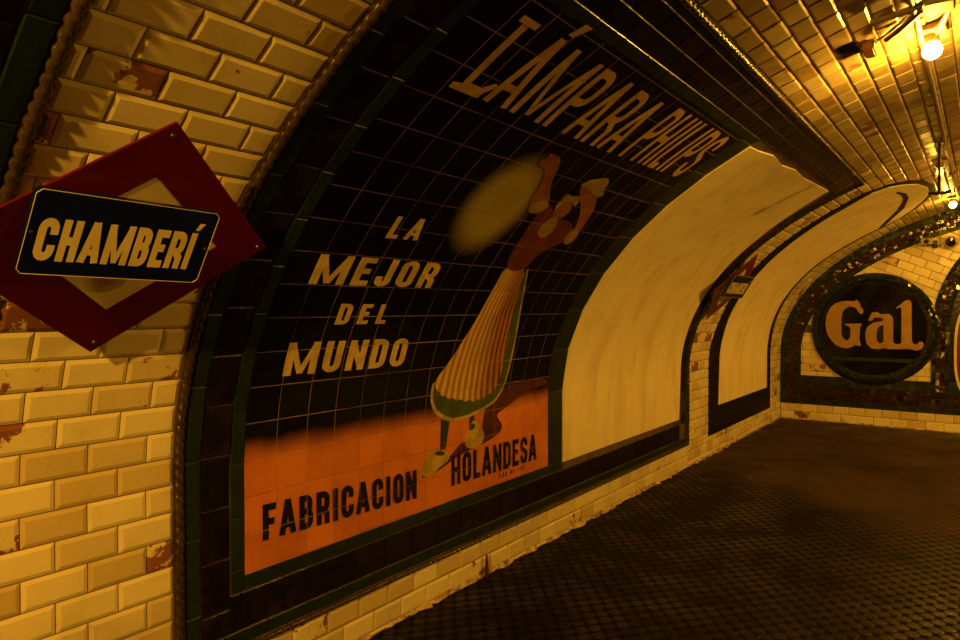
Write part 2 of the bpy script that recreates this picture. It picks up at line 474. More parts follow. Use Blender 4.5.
# ------------------------------------------------------------------ lettering: heavy condensed capitals
def arc(cx, cy, rx, ry, a0, a1, n=8):
    return [(cx + rx * math.cos(math.radians(a0 + (a1 - a0) * i / n)), cy + ry * math.sin(math.radians(a0 + (a1 - a0) * i / n))) for i in range(n + 1)]
def strokes(ch, W, t):
    a = t / 2; r = W / 2 - a; m = W / 2
    top, bot = 1 - a - r, a + r
    rb = min(r, (.5) / 2 - a / 2 + .02)
    if ch == 'C': return [[(W - a, .62)] + arc(m, top, r, r, 0, 180) + arc(m, bot, r, r, 180, 360) + [(W - a, .38)]]
    if ch == 'O': return [arc(m, top, r, r, 0, 180) + arc(m, bot, r, r, 180, 360) + [(W - a, top), (W - a, top - .01)]]
    if ch == 'U': return [[(a, 1)] + arc(m, bot, r, r, 180, 360) + [(W - a, 1)]]
    if ch == 'J': return [[(W - a, 1)] + arc(m, bot, r, r, 360, 180) + [(a, .36)]]
    if ch == 'I': return [[(m, 0), (m, 1)]]
    if ch == 'L': return [[(a, 1), (a, 0)], [(0, a), (W, a)]]
    if ch == 'E': return [[(a, 1), (a, 0)], [(0, a), (W, a)], [(0, 1 - a), (W, 1 - a)], [(0, .52), (W * .88, .52)]]
    if ch == 'F': return [[(a, 1), (a, 0)], [(0, 1 - a), (W, 1 - a)], [(0, .5), (W * .88, .5)]]
    if ch == 'H': return [[(a, 1), (a, 0)], [(W - a, 1), (W - a, 0)], [(0, .5), (W, .5)]]
    if ch == 'N': return [[(a, 0), (a, 1)], [(W - a, 0), (W - a, 1)], [(a * .9, 1 - a * .4), (W - a * .9, a * .4)]]
    if ch == 'M': return [[(a, 0), (a, 1)], [(W - a, 0), (W - a, 1)], [(a * 1.1, 1 - a * .3), (m, .05)], [(W - a * 1.1, 1 - a * .3), (m, .05)]]
    if ch == 'A': return [[(a * .8, 0), (m, 1)], [(W - a * .8, 0), (m, 1)], [(W * .22, .24 + a * .3), (W * .78, .24 + a * .3)]]
    if ch == 'D': return [[(a, 0), (a, 1)], [(0, 1 - a)] + arc(W - a - r, 1 - a - r, r, r, 90, 0) + arc(W - a - r, a + r, r, r, 0, -90) + [(0, a)]]
    if ch == 'P': return [[(a, 0), (a, 1)], [(0, 1 - a)] + arc(W - a - rb, 1 - a - rb, rb, rb, 90, 0) + arc(W - a - rb, .46 + rb, rb, rb, 0, -90) + [(0, .46)]]
    if ch == 'R': return strokes('P', W, t) + [[(W * .5, .46), (W - a, .30), (W - a, 0)]]
    if ch == 'B': return [[(a, 0), (a, 1)], [(0, 1 - a)] + arc(W - a * 1.2 - rb, 1 - a - rb, rb, rb, 90, 0) + arc(W - a * 1.2 - rb, .52 + rb, rb, rb, 0, -90) + [(0, .52)],
                          [(0, .52)] + arc(W - a - rb, .52 - rb, rb, rb, 90, 0) + arc(W - a - rb, a + rb, rb, rb, 0, -90) + [(0, a)]]
    if ch == 'S': return [[(W - a, .68)] + arc(m, top, r, r, 0, 180)[0:9] + [(a, .66), (a + .02, .58), (W - a - .02, .42), (W - a, .34)] + arc(m, bot, r, r, 0, -180) + [(a, .32)]]
    return []
def strip_poly(pts, t):
    """quads of a mitred stroke"""
    P = [Vector(p) for p in pts]
    P = [p for i, p in enumerate(P) if i == 0 or (p - P[i - 1]).length > 1e-5]
    if len(P) < 2: return []
    L_, R_ = [], []
    for i, p in enumerate(P):
        d0 = (p - P[i - 1]).normalized() if i else (P[1] - P[0]).normalized()
        d1 = (P[i + 1] - p).normalized() if i < len(P) - 1 else d0
        n0, n1 = Vector((-d0.y, d0.x)), Vector((-d1.y, d1.x))
        n = (n0 + n1)
        n = n.normalized() if n.length > 1e-4 else n0
        k = min(1.6, 1 / max(.3, n.dot(n0)))
        L_.append(p + n * t / 2 * k); R_.append(p - n * t / 2 * k)
    return [[tuple(R_[i]), tuple(R_[i + 1]), tuple(L_[i + 1]), tuple(L_[i])] for i in range(len(P) - 1)]
THIN = {'M2': .72, 'M3': .72, 'N2': .85, 'A2': .75}
WID = {'I': .22, 'M': .78, 'L': .40, 'E': .42, 'F': .42, 'J': .42, 'N': .52, 'A': .54}
def text_polys(txt, p00, p10, h, t=.2, gap=.10, space=.3, slant=0.0, up=None, wid=None):
    """letters laid from p00 to p10 (baseline ends) with height h; returns polygons"""
    wd = dict(WID); wd.update(wid or {})
    def w_(c): return wd.get(c, .48)
    base = {'Á': 'A', 'Í': 'I'}
    adv, x = [], 0
    for c in txt:
        if c == ' ': x += space; continue
        b = base.get(c, c); adv.append((c, b, x)); x += w_(b) + gap
    tot = x - gap
    d = Vector((p10[0] - p00[0], p10[1] - p00[1])); out = []
    for c, b, x0 in adv:
        ss = list(strokes(b, w_(b), t))
        polys = [q for k_, s_ in enumerate(ss) for q in strip_poly(s_, t * THIN.get(b + str(k_), 1.0))]
        if c != b: m = w_(b) / 2; polys.append([(m - .03, 1.07), (m + .10, 1.07), (m + .24, 1.26), (m + .06, 1.26)])
        for q in polys:
            out.append([(p00[0] + d.x * (x0 + x) / tot + slant * y * h, p00[1] + d.y * (x0 + x) / tot + y * h) for x, y in [(min(max(x, -.05), w_(b) + .25), min(max(y, 0.0), 1.3)) for x, y in q]])
    return out

# ------------------------------------------------------------------ shell
# panel outlines on the left wall, in (distance along wall, height along its curve)
F1 = (1.38, 6.86, .215, 3.44)
AD3_OUT = [(7.48, .215), (7.48, 1.15), (7.52, 1.5), (7.48, 1.8), (7.45, 2.2), (7.40, 2.7), (7.37, 3.1), (7.30, 3.38), (7.40, 3.58), (7.56, 3.71), (7.86, 3.83), (8.33, 3.89), (8.75, 3.88), (9.15, 3.78), (9.49, 3.66), (9.80, 3.5), (9.95, 3.3), (9.95, 2.84), (9.85, 2.4), (9.88, 2.0), (10.0, 1.6), (10.13, 1.16), (10.13, .215)]
def inside(p, poly):
    x, y = p; c = False; n = len(poly)
    for i in range(n):
        x1, y1 = poly[i]; x2, y2 = poly[i - 1]
        if (y1 > y) != (y2 > y) and x < (x2 - x1) * (y - y1) / (y2 - y1) + x1: c = not c
    return c
wall_w1 = F1[3]
ws = lin(0, wall_w1, .1)
a = acc()
grid_sheet(a, [YB, F1[0], F1[1], YE], ws, V, 0, 1)
rects = []
rects += [(x0, x1, b0, b1) for (x0, x1, b0, b1) in brick_rects(.742, 1.382, 0, wall_w1, .05, .1, .2, 1.38 - .1 - 1.2)]
rects += brick_rects(F1[0], F1[1], 0, F1[2], .015, .1, .197, 2.414)
pil = brick_rects(F1[1], YE, 0, wall_w1, .05, .1, .2, 6.86)
rects += [q for q in pil if not all(inside(p, AD3_OUT) for p in ((q[0], q[2]), (q[1], q[2]), (q[0], q[3]), (q[1], q[3])))]
rects += brick_rects(YB, .70, 0, .215, .015, .1, .2, 0)
tiles(a, rects, V, bevel=.013, h=.008, tilt=.006, hj=.0008, gap=.002)
# small things of the shell carry only the structure mark
struct(finish('wall_left', a, [MAT['brick'], MAT['joint']]))
a = acc()
grid_sheet(a, [YB, YE], lin(wall_w1, WTOT - 2.2, .12), V, 0, 1)
cr = brick_rects(YB, YE, wall_w1, 7.6, wall_w1, .0935, .195, 2.705)
HOLES = [(3.56, 3.79, 3.745, 3.835), (3.50, 3.62, 3.98, 4.10)]
def hits(q):
    cx, cy = (q[0] + q[1]) / 2, (q[2] + q[3]) / 2
    if any(h[0] < cx < h[1] and h[2] < cy < h[3] for h in HOLES): return True
    return all(inside(p, AD3_OUT) for p in ((q[0], q[2]), (q[1], q[2]), (q[0], q[3]), (q[1], q[3])))
tiles(a, [q for q in cr if not hits(q)], V, bevel=.009, h=.008, tilt=.03, hj=.0015, gap=.003)
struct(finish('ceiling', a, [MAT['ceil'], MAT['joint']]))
a = acc()
grid_sheet(a, [YB, YE], lin(WTOT - 2.2, WTOT, .12), V, 0, 0)
struct(finish('wall_right', a, [MAT['track']]))
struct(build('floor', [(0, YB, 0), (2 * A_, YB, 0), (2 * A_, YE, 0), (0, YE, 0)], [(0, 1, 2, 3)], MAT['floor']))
def vault_outline(n=60, w0=0, w1=None):
    w1 = WTOT if w1 is None else w1
    out = []
    for i in range(n + 1):
        x, y, z = V(0, w0 + (w1 - w0) * i / n); out.append((x, z))
    return out
vo = vault_outline()
struct(build('wall_back', [(x, YB, z) for x, z in vo], [tuple(range(len(vo)))], MAT['track']))
# end wall: joints, bricks below, tiles in the spandrels
a = acc()
n = len(a[0])
for x, z in vo: a[0].append((x, YE, z))
a[1].append(tuple(range(len(vo)))); a[2].append(0); a[3].append(0); a[4].append(1)
tiles(a, brick_rects(.01, 7.4, 0, .225, .0, .1125, .2, .0), EW, bevel=.010, h=.008, tilt=.006, gap=.002)
def vault_top(x):
    t = (x - A_) / A_
    return Z0 + B_ * math.sqrt(max(0, 1 - t * t))
low = [q for q in brick_rects(.15, 7.3, .6, 1.25, .6, .10, .2, .1)]
tiles(a, low, EW, bevel=.008, h=.006, tilt=.006, gap=.002)
c30, s30 = math.cos(math.radians(-24)), math.sin(math.radians(-24))
def EWr(u, v, h=0):
    return EW(1.5 + u * c30 - v * s30, 1.9 + u * s30 + v * c30, h)
hi = []
for q in brick_rects(-1.6, 5.8, -1.6, 3.2, 0, .105, .2, .05):
    ok = True
    for (u, v) in ((q[0], q[2]), (q[1], q[2]), (q[0], q[3]), (q[1], q[3])):
        x, z = 1.5 + u * c30 - v * s30, 1.9 + u * s30 + v * c30
        if z < 1.27 or z > vault_top(x) - .02: ok = False
    if ok: hi.append(q)
tiles(a, hi, EWr, bevel=.006, h=.006, tilt=.02, gap=.002)
struct(finish('wall_far', a, [MAT['brick'], MAT['joint']]))
# crumbling mortar fillet between wall and floor
rr = random.Random(3)
vs_, fs = [], []
y = YB; k = 0
while y < YE:
    hgt = .012 + .016 * rr.random(); dep = .012 + .03 * rr.random() ** 2
    if rr.random() < .25: hgt, dep = .004, .008
    vs_ += [(0.004, y, hgt), (dep * .5 + .004, y, hgt * .7), (dep + .004, y, 0.001)]
    if k:
        n = 3 * k
        fs += [(n - 3, n - 2, n + 1, n), (n - 2, n - 1, n + 2, n + 1)]
    k += 1; y += .03 + .04 * rr.random()
o = struct(build('trim_1', vs_, fs, MAT['mortar']))
vs_, fs = [], []; x = 0.05; k = 0
while x < 7.3:
    hgt = .012 + .012 * rr.random(); dep = .015 + .02 * rr.random()
    vs_ += [(x, YE - .004, hgt), (x, YE - .004 - dep * .5, hgt * .7), (x, YE - .004 - dep, .001)]
    if k:
        n = 3 * k; fs += [(n - 3, n, n + 1, n - 2), (n - 2, n + 1, n + 2, n - 1)]
    k += 1; x += .05 + .04 * rr.random()
struct(build('trim_2', vs_, fs, MAT['mortar']))

# ------------------------------------------------------------------ tiled surround of the first two panels
HB = .008
def strip_tiles(s0, s1, w0, w1, ls, lw, ph=0.0):
    out = []
    s = s0
    ss = [s0] + [v for v in [s0 - ls + ph + ls * i for i in range(1, 200)] if s0 + .03 < v < s1 - .03] + [s1] if ls else [s0, s1]
    ww = [w0] + [v for v in [w0 - lw + ph + lw * i for i in range(1, 200)] if w0 + .03 < v < w1 - .03] + [w1] if lw else [w0, w1]
    for i in range(len(ss) - 1):
        for j in range(len(ww) - 1): out.append((ss[i], ss[i + 1], ww[j], ww[j + 1]))
    return out
def surround(root, s0, s1, w0, w1, left=True, right=True, inner=(None, None)):
    """rope, green band, dark marbled band, thin green band, from the outside in"""
    pass
fr = thing('tiled_surround', 'long dark tiled surround framing both the lamp advertisement and the large blank panel', 'tile frame', (0, 1.38, .215))
bd = slab('backing', [[(F1[0], F1[2]), (F1[1], F1[2]), (F1[1], F1[3]), (F1[0], F1[3])]], V, HB, MAT['fjoint'], fr, h0=0)
a = acc()
kw = dict(bevel=.004, h0=HB, h=.005, tilt=.012, gap=.0014)
# dark marbled band
tiles(a, strip_tiles(1.488, 1.612, .31, 3.37, 0, .205, .1), V, **kw)
tiles(a, strip_tiles(1.612, 6.60, .31, .46, .205, 0, .05), V, **kw)
tiles(a, strip_tiles(1.612, 6.66, 3.195, 3.285, .205, 0, .12), V, **kw)
tiles(a, strip_tiles(1.612, 6.66, 3.285, 3.375, .205, 0, .02), V, **kw)
tiles(a, strip_tiles(6.64, 6.75, .46, 3.195, 0, .205, .1), V, **kw)
finish('marbled_band', a, [MAT['dark']], fr)
a = acc()
tiles(a, strip_tiles(1.423, 1.486, .25, 3.405, 0, .295, .18), V, **kw)
tiles(a, strip_tiles(1.486, 6.80, .25, .308, .205, 0, .1), V, **kw)
tiles(a, strip_tiles(1.486, 6.80, 3.377, 3.405, .205, 0, .1), V, **kw)
tiles(a, strip_tiles(6.75, 6.81, .308, 3.377, 0, .205, .1), V, **kw)
finish('green_band', a, [MAT['green']], fr)
rope('rope_moulding', [(1.40, .235), (1.40, 3.422)], fr)
rope('rope_moulding', [(1.42, 3.422), (6.84, 3.422)], fr)
rope('rope_moulding', [(6.84, 3.422), (6.84, .235)], fr, r=.014)
rope('rope_moulding', [(6.84, .232), (1.40, .232)], fr, r=.013)

# ------------------------------------------------------------------ surround of the panel at the far left of the frame
f0 = thing('tiled_surround', 'dark tiled surround with a rope moulding at the left edge, left of the station sign', 'tile frame', (0, .70, .215))
slab('backing', [[(-2.6, .215), (.745, .215), (.745, 3.44), (-2.6, 3.44)]], V, HB, MAT['fjoint'], f0, h0=0)
a = acc()
tiles(a, strip_tiles(.50, .625, .31, 3.37, 0, .205, .1), V, **kw)
tiles(a, strip_tiles(-2.5, .50, .31, .46, .205, 0, .1), V, **kw)
tiles(a, strip_tiles(-2.5, .50, 3.2, 3.37, .205, 0, .1), V, **kw)
finish('marbled_band', a, [MAT['dark']], f0)
a = acc()
tiles(a, strip_tiles(.63, .70, .25, 3.405, 0, .295, .18), V, **kw)
tiles(a, strip_tiles(.43, .497, .46, 3.2, 0, .205, .18), V, **kw)
tiles(a, strip_tiles(-2.5, .63, .25, .308, .205, 0, .1), V, **kw)
finish('green_band', a, [MAT['green']], f0)
rope('rope_moulding', [(.722, .235), (.722, 3.422)], f0, r=.019)
rope('rope_moulding', [(.722, .235), (-2.5, .235)], f0)
p0 = thing('blank_panel', 'plastered panel at the left edge behind the station sign, mostly outside the view', 'wall panel', (0, .40, .5))
slab('plaster_field', [[(-2.5, .46), (.43, .46), (.43, 3.2), (-2.5, 3.2)]], V, HB + .008, MAT['plaster'], p0, h0=HB)

# ------------------------------------------------------------------ lamp advertisement
ad = thing('tiled_advertisement', 'black and orange tiled advertisement with cream lettering and a painted woman in striped skirt', 'advertisement', (0, 1.68, .525))
HP = HB + .006
slab('tile_field', [[(1.68, .525), (4.07, .525), (4.07, 3.13), (1.68, 3.13)]], V, HP, MAT['poster'], ad, h0=HB, step=.05, uv=True)
a = acc()
kg = dict(bevel=.003, h0=HB, h=.0055, tilt=.006, gap=.0014)
tiles(a, strip_tiles(1.617, 1.679, .462, 3.192, 0, .212, .09), V, **kg)
tiles(a, strip_tiles(1.679, 4.268, .462, .523, .212, 0, .14), V, **kg)
tiles(a, strip_tiles(1.679, 4.268, 3.132, 3.192, .212, 0, .07), V, **kg)
tiles(a, strip_tiles(4.072, 4.268, .523, 3.132, 0, .3, .2), V, **kg)
finish('green_border', a, [MAT['green']], ad)
HT = HP + .0012
def letters(txt, p0_, p1_, h, mat, nm='lettering', **k):
    return slab(nm, text_polys(txt, p0_, p1_, h, **k), V, HT + .0012, MAT[mat], ad, step=.06, uv=True, lift=.00002)
letters('LA', (2.10, 1.998), (2.295, 2.003), .115, 'letter', t=.18, gap=.24)
letters('MEJOR', (1.815, 1.75), (2.562, 1.752), .142, 'letter', t=.185, gap=.15)
letters('DEL', (2.035, 1.557), (2.345, 1.555), .102, 'letter', t=.19, gap=.30)
letters('MUNDO', (1.825, 1.328), (2.56, 1.322), .150, 'letter', t=.185, gap=.15)
letters('FABRICACION', (1.762, .640), (2.715, .606), .150, 'black', t=.19, gap=.12)
letters('HOLANDESA', (3.01, .607), (3.915, .597), .170, 'black', t=.18, gap=.11)
# the title, taller capitals; drawn one word after the other
letters('LÁMPARA', (1.895, 2.715), (3.10, 2.715), .345, 'title', t=.13, gap=.10, slant=.0, wid={'L': .46, 'M': .80})
letters('PHILIPS', (3.19, 2.72), (3.97, 2.735), .365, 'title', t=.13, gap=.09, slant=.0, wid={'L': .34})
slab('serif', [[(1.85, 2.715), (2.0, 2.715), (2.055, 2.79), (2.035, 2.80), (1.99, 2.76), (1.85, 2.742)]], V, HT + .003, MAT['title'], ad, uv=True)
slab('serif', [[(1.865, 3.035), (1.965, 3.035), (1.965, 3.062), (1.865, 3.062)]], V, HT + .003, MAT['title'], ad, uv=True)
# small maker's line below the last word
tiny = []
rt = random.Random(5)
s = 3.48
for ln in (3, 0, 2, 0, 3):
    if ln == 0: s += .03; continue
    for _ in range(ln):
        for q in strip_poly(rt.choice([[(0, 0), (0, 1)], [(0, 0), (0, 1), (.5, 1)], [(0, 0), (.5, 0), (.5, 1)], [(0, .5), (.5, .5)], [(0, 0), (.25, 1), (.5, 0)]]), .25):
            tiny.append([(s + x * .03, .562 - (s - 3.48) * .01 + y * .024) for x, y in q])
        s += .032
slab('small_print', tiny, V, HT + .0012, MAT['black'], ad, uv=True)
W_ = {
'shadow': [(2.747,.713),(2.829,.730),(3.000,.770),(3.119,.853),(3.293,.802),(3.323,1.018),(3.499,1.129),(3.919,1.138),(4.046,1.12),(4.046,1.079),(3.929,1.083),(3.737,1.048),(3.596,.993),(3.448,.955),(3.480,.920),(3.524,.877),(3.491,.833),(3.364,.803),(3.205,.781),(3.082,.767),(2.896,.712),(2.796,.693)],
'legL': [(2.921,1.03),(3.009,1.02),(2.961,.821),(2.913,.824)], 'legR': [(3.182,1.035),(3.243,1.04),(3.220,.907),(3.176,.890)],
'clogL': [(2.755,.72),(2.772,.775),(2.80,.82),(2.84,.84),(2.89,.835),(2.93,.815),(2.983,.805),(2.995,.775),(2.98,.75),(2.913,.736),(2.86,.705),(2.80,.695)],
'clogR': [(3.13,.83),(3.145,.875),(3.19,.93),(3.22,.95),(3.25,.93),(3.29,.905),(3.325,.865),(3.32,.82),(3.28,.79),(3.205,.783),(3.15,.80)],
'hemedge': [(2.83,1.25),(2.815,1.12),(2.855,1.04),(2.93,.99),(3.018,.965),(3.12,.965),(3.24,.98),(3.36,1.01),(3.46,1.04),(3.555,1.16),(3.565,1.381),(3.475,1.643),(3.325,1.905),(3.30,1.905),(3.40,1.643),(3.48,1.3),(3.3,1.1)],
'hem': [(2.845,1.25),(2.835,1.12),(2.875,1.055),(2.95,1.01),(3.018,.985),(3.12,.985),(3.224,.997),(3.34,1.02),(3.446,1.05),(3.537,1.165),(3.546,1.381),(3.461,1.643),(3.315,1.900),(3.29,1.905),(3.35,1.683),(3.44,1.320),(3.40,1.13),(3.2,1.1),(2.95,1.15)],
'skirt': [(3.088,1.906),(3.086,1.808),(3.085,1.68),(3.06,1.554),(2.99,1.40),(2.93,1.31),(2.849,1.227),(2.845,1.19),(2.872,1.153),(2.895,1.15),(2.915,1.12),(2.95,1.125),(2.975,1.098),(3.02,1.105),(3.05,1.08),(3.09,1.09),(3.13,1.064),(3.17,1.078),(3.21,1.055),(3.26,1.07),(3.30,1.062),(3.35,1.09),(3.40,1.087),(3.438,1.125),(3.484,1.252),(3.475,1.36),(3.452,1.476),(3.42,1.57),(3.397,1.643),(3.34,1.78),(3.283,1.912),(3.19,1.895)],
'bodice': [(3.088,1.90),(3.065,1.96),(3.054,2.004),(3.045,2.06),(3.047,2.104),(3.03,2.16),(3.028,2.224),(2.99,2.30),(3.05,2.34),(3.12,2.30),(3.17,2.27),(3.26,2.25),(3.338,2.26),(3.403,2.24),(3.50,2.20),(3.49,2.12),(3.42,2.09),(3.331,2.03),(3.30,1.968),(3.283,1.905),(3.19,1.88)],
'chest': [(3.160,2.144),(3.135,2.17),(3.140,2.21),(3.165,2.25),(3.198,2.27),(3.24,2.255),(3.271,2.215),(3.285,2.18),(3.278,2.151),(3.25,2.125),(3.20,2.115)],
'head': [(3.18,2.25),(3.145,2.28),(3.12,2.32),(3.125,2.36),(3.16,2.39),(3.21,2.39),(3.25,2.36),(3.28,2.325),(3.275,2.28),(3.24,2.25)],
'armL': [(3.01,2.29),(2.95,2.26),(2.905,2.285),(2.86,2.34),(2.845,2.42),(2.80,2.49),(2.755,2.52),(2.70,2.52),(2.68,2.55),(2.71,2.575),(2.69,2.60),(2.74,2.605),(2.80,2.595),(2.85,2.55),(2.89,2.48),(2.95,2.41),(3.03,2.35)],
'hair': [(3.14,2.30),(3.11,2.34),(3.115,2.385),(3.16,2.405),(3.20,2.39),(3.15,2.36)],
'clogmouthL': [(2.86,.815),(2.90,.826),(2.96,.806),(2.94,.79),(2.89,.798)], 'clogmouthR': [(3.17,.905),(3.20,.935),(3.235,.925),(3.23,.90),(3.19,.893)],
'sleeveL': [(2.95,2.25),(2.90,2.285),(2.93,2.33),(2.99,2.35),(3.06,2.33),(3.04,2.27)],
'armR': [(3.503,2.15),(3.46,2.24),(3.40,2.32),(3.33,2.37),(3.25,2.42),(3.20,2.45),(3.17,2.49),(3.24,2.51),(3.33,2.48),(3.43,2.43),(3.50,2.36),(3.54,2.27),(3.56,2.17)],
'sleeveR': [(3.49,2.10),(3.45,2.15),(3.45,2.20),(3.50,2.22),(3.56,2.19),(3.57,2.13),(3.53,2.10)],
'cap': [(3.13,2.345),(3.10,2.40),(3.13,2.425),(3.17,2.41),(3.23,2.43),(3.28,2.40),(3.29,2.35),(3.24,2.375),(3.18,2.385)],
'cloth': [(3.15,2.48),(3.17,2.52),(3.20,2.545),(3.26,2.56),(3.316,2.585),(3.38,2.55),(3.40,2.50),(3.45,2.47),(3.40,2.44),(3.34,2.46),(3.268,2.47),(3.22,2.49)],
}
def chaikin(p, n=2):
    for _ in range(n):
        q = []
        for i in range(len(p)):
            a_, b_ = p[i], p[(i + 1) % len(p)]
            q += [(a_[0] * .75 + b_[0] * .25, a_[1] * .75 + b_[1] * .25), (a_[0] * .25 + b_[0] * .75, a_[1] * .25 + b_[1] * .75)]
        p = q
    return p
def pp(name, key, mat, k, parent=ad): return slab(name, [W_[key] if key[:3] == 'leg' else chaikin(W_[key])], V, HP + .0006 + .0004 * k, MAT[mat], parent, uv=True)
pp('cast_silhouette', 'shadow', 'shadow', 0)
wm = pp('painted_woman', 'bodice', 'bodice', 6)
pp('stocking', 'legL', 'stock', 1, wm); pp('stocking', 'legR', 'stock', 1, wm)
pp('clog', 'clogL', 'clog', 3, wm); pp('clog', 'clogR', 'clog', 3, wm)
pp('hem_edge', 'hemedge', 'hemedge', 2, wm); pp('petticoat', 'hem', 'hem', 3, wm); pp('skirt', 'skirt', 'skirt', 4, wm)
pp('arm', 'armL', 'skin', 5, wm); pp('arm', 'armR', 'skin', 5, wm)
pp('chest', 'chest', 'white', 7, wm)
pp('head', 'head', 'skin', 7, wm); pp('hair', 'hair', 'hemedge', 7.5, wm); pp('clog_opening', 'clogmouthL', 'stock', 4, wm); pp('clog_opening', 'clogmouthR', 'stock', 4, wm); pp('cap', 'cap', 'white', 8, wm); pp('kerchief', 'cloth', 'white', 8, wm)
pp('sleeve', 'sleeveL', 'white', 8, wm); pp('sleeve', 'sleeveR', 'white', 8, wm)

# ------------------------------------------------------------------ blank cream panels
p1 = thing('blank_panel', 'large blank cream plaster panel right of the lamp advertisement', 'wall panel', (0, 4.27, .515))
slab('plaster_field', [[(4.27, .515), (6.565, .515), (6.60, .95), (6.60, 1.4), (6.575, 1.8), (6.54, 2.2), (6.54, 2.5), (6.50, 2.9), (6.45, 3.19), (5.6, 3.155), (5.3, 3.17), (5.0, 3.14), (4.7, 3.16), (4.45, 3.13), (4.27, 3.12)]], V, HB + .012, MAT['plaster'], p1, h0=HB)
p2 = thing('blank_panel', 'blank cream plaster panel with rounded top, nearest the far end wall', 'wall panel', (0, 7.80, .52))
CR3 = [(7.80, .52), (7.83, .95), (7.83, 1.3), (7.78, 1.6), (7.72, 1.95), (7.67, 2.4), (7.60, 2.8), (7.54, 3.15), (7.42, 3.42), (7.50, 3.56), (7.64, 3.66), (7.9, 3.77), (8.33, 3.835), (8.75, 3.825), (9.12, 3.73), (9.44, 3.61), (9.72, 3.46), (9.84, 3.28), (9.80, 2.84), (9.72, 2.4), (9.74, 2.0), (9.82, 1.6), (9.92, 1.16), (9.92, .52)]
f3 = thing('tiled_surround', 'dark tiled surround of the round-topped cream panel beside the end wall', 'tile frame', (0, 7.48, .215))
slab('dark_band', [AD3_OUT], V, .015, MAT['rim'], f3, h0=0)
slab('plaster_field', [CR3], V, .021, MAT['plaster'], p2, h0=.015)
arc_o = [(9.80, 3.20), (9.05, 3.49), (8.5, 3.60), (8.18, 3.61), (7.9, 3.58), (7.9, 3.60), (8.18, 3.65), (8.5, 3.645), (9.08, 3.55), (9.80, 3.27)]
slab('inner_arc', [arc_o], V, .025, MAT['rim'], p2, h0=.021)

# ------------------------------------------------------------------ station name signs
def frame_of(c, phi, rot, yaw):
    al = Vector((math.sin(yaw), math.cos(yaw), 0)); nh = Vector((math.cos(yaw), -math.sin(yaw), 0))
    up = nh * math.sin(phi) + Vector((0, 0, math.cos(phi)))
    a_ = al * math.cos(rot) + up * math.sin(rot); u_ = -al * math.sin(rot) + up * math.cos(rot)
    n_ = u_.cross(a_) * -1
    if n_.x < 0: n_ = -n_
    c = Vector(c)
    return lambda x, y, h=0.0: tuple(c + a_ * x + u_ * y + n_ * h)
SG = 'rhombus station name signs on the brick piers'
def make_sign():
    r = thing('station_name_sign', 'red rhombus station sign with blue CHAMBERÍ plate in the left foreground', 'sign', (.42, 1.03, 1.40), SG)
    D = frame_of((.42, 1.019, 1.778), .677, .092, -.136)
    hw, hh, iw, ih = .498, .405, .292, .236
    oc = [(0, -hh), (hw, 0), (0, hh), (-hw, 0)]; ic = [(0, -ih), (iw, 0), (0, ih), (-iw, 0)]
    slab('red_rhombus', [oc], D, 0.0, MAT['redsign'], r, h0=-.008, step=0, holes={0: [ic]})
    slab('white_rhombus', [ic], D, -.002, MAT['cream_enamel'], r, h0=-.007, step=0)
    # back plate and two spacers that carry it on the wall
    for (x, y) in ((-.2, -.12), (.2, -.12), (0, .2), (0, -.25)):
        v, f = tube([D(x, y, -.006), D(x, y, -.09)], .012); build('spacer', v, f, MAT['iron'], r)
    for (x, y) in ((-.12, -.03), (.12, -.03)):
        v, f = tube([D(x, y, -.002), D(x, y, .05)], .010); build('spacer', v, f, MAT['iron'], r)
    P = frame_of((.515, .96, 1.783), .554, -.021, -.005)
    pw, ph = .248, .118
    def rr_(w, h, c):
        return [(-w + c, -h), (w - c, -h), (w - c * .5, -h + c * .5), (w, -h + c), (w, h - c), (w - c * .5, h - c * .5), (w - c, h), (-w + c, h), (-w + c * .5, h - c * .5), (-w, h - c), (-w, -h + c), (-w + c * .5, -h + c * .5)]
    pl = slab('name_plate', [rr_(pw, ph, .012)], P, 0, MAT['blue'], r, h0=-.018, step=0)
    slab('plate_edge', [rr_(pw, ph, .012)], P, .0015, MAT['cream_enamel'], pl, h0=0, step=0, holes={0: [rr_(pw - .0014, ph - .0014, .0122)]})
    W = text_polys('CHAMBERÍ', (-.222, -.077), (.198, -.072), .121, t=.20, gap=.085, slant=.0, wid={'C': .50, 'H': .50, 'A': .54, 'B': .48, 'R': .50, 'M': .74})
    slab('lettering', W, P, .0015, MAT['cream_enamel'], pl, step=0, lift=.00002)
    for (x, y) in ((-.5 * hw, .0),):
        pass
    for (x, y) in ((0, hh * .9), (hw * .92, 0), (0, -hh * .9), (-hw * .9, 0)):
        v, f = lathe([(.007, 0), (.006, .003), (.003, .0045)], D(x, y, 0), axis=Vector(D(0, 0, 1)) - Vector(D(0, 0, 0)), seg=8)
        build('screw', v, f, MAT['steel'], r)
    for (x, y) in ((-pw + .012, 0), (pw - .012, .0)):
        v, f = lathe([(.005, 0), (.0045, .0025), (.002, .0035)], P(x, y, 0), axis=Vector(P(0, 0, 1)) - Vector(P(0, 0, 0)), seg=8)
        build('screw', v, f, MAT['steel'], r)
    return r
sg = make_sign()
def copy_tree(o, parent=None):
    c = o.copy(); C.objects.link(c)
    if parent is not None: c.parent = parent
    for ch in [q for q in bpy.data.objects if q.parent == o]: copy_tree(ch, c)
    return c
sg2 = copy_tree(sg)
sg2.location = (.41, 1.03 + 5.90, 1.42)
sg2.rotation_euler = (0, 0, -.10)
sg2['label'] = 'distant red rhombus station sign on the narrow pier between the two blank panels'

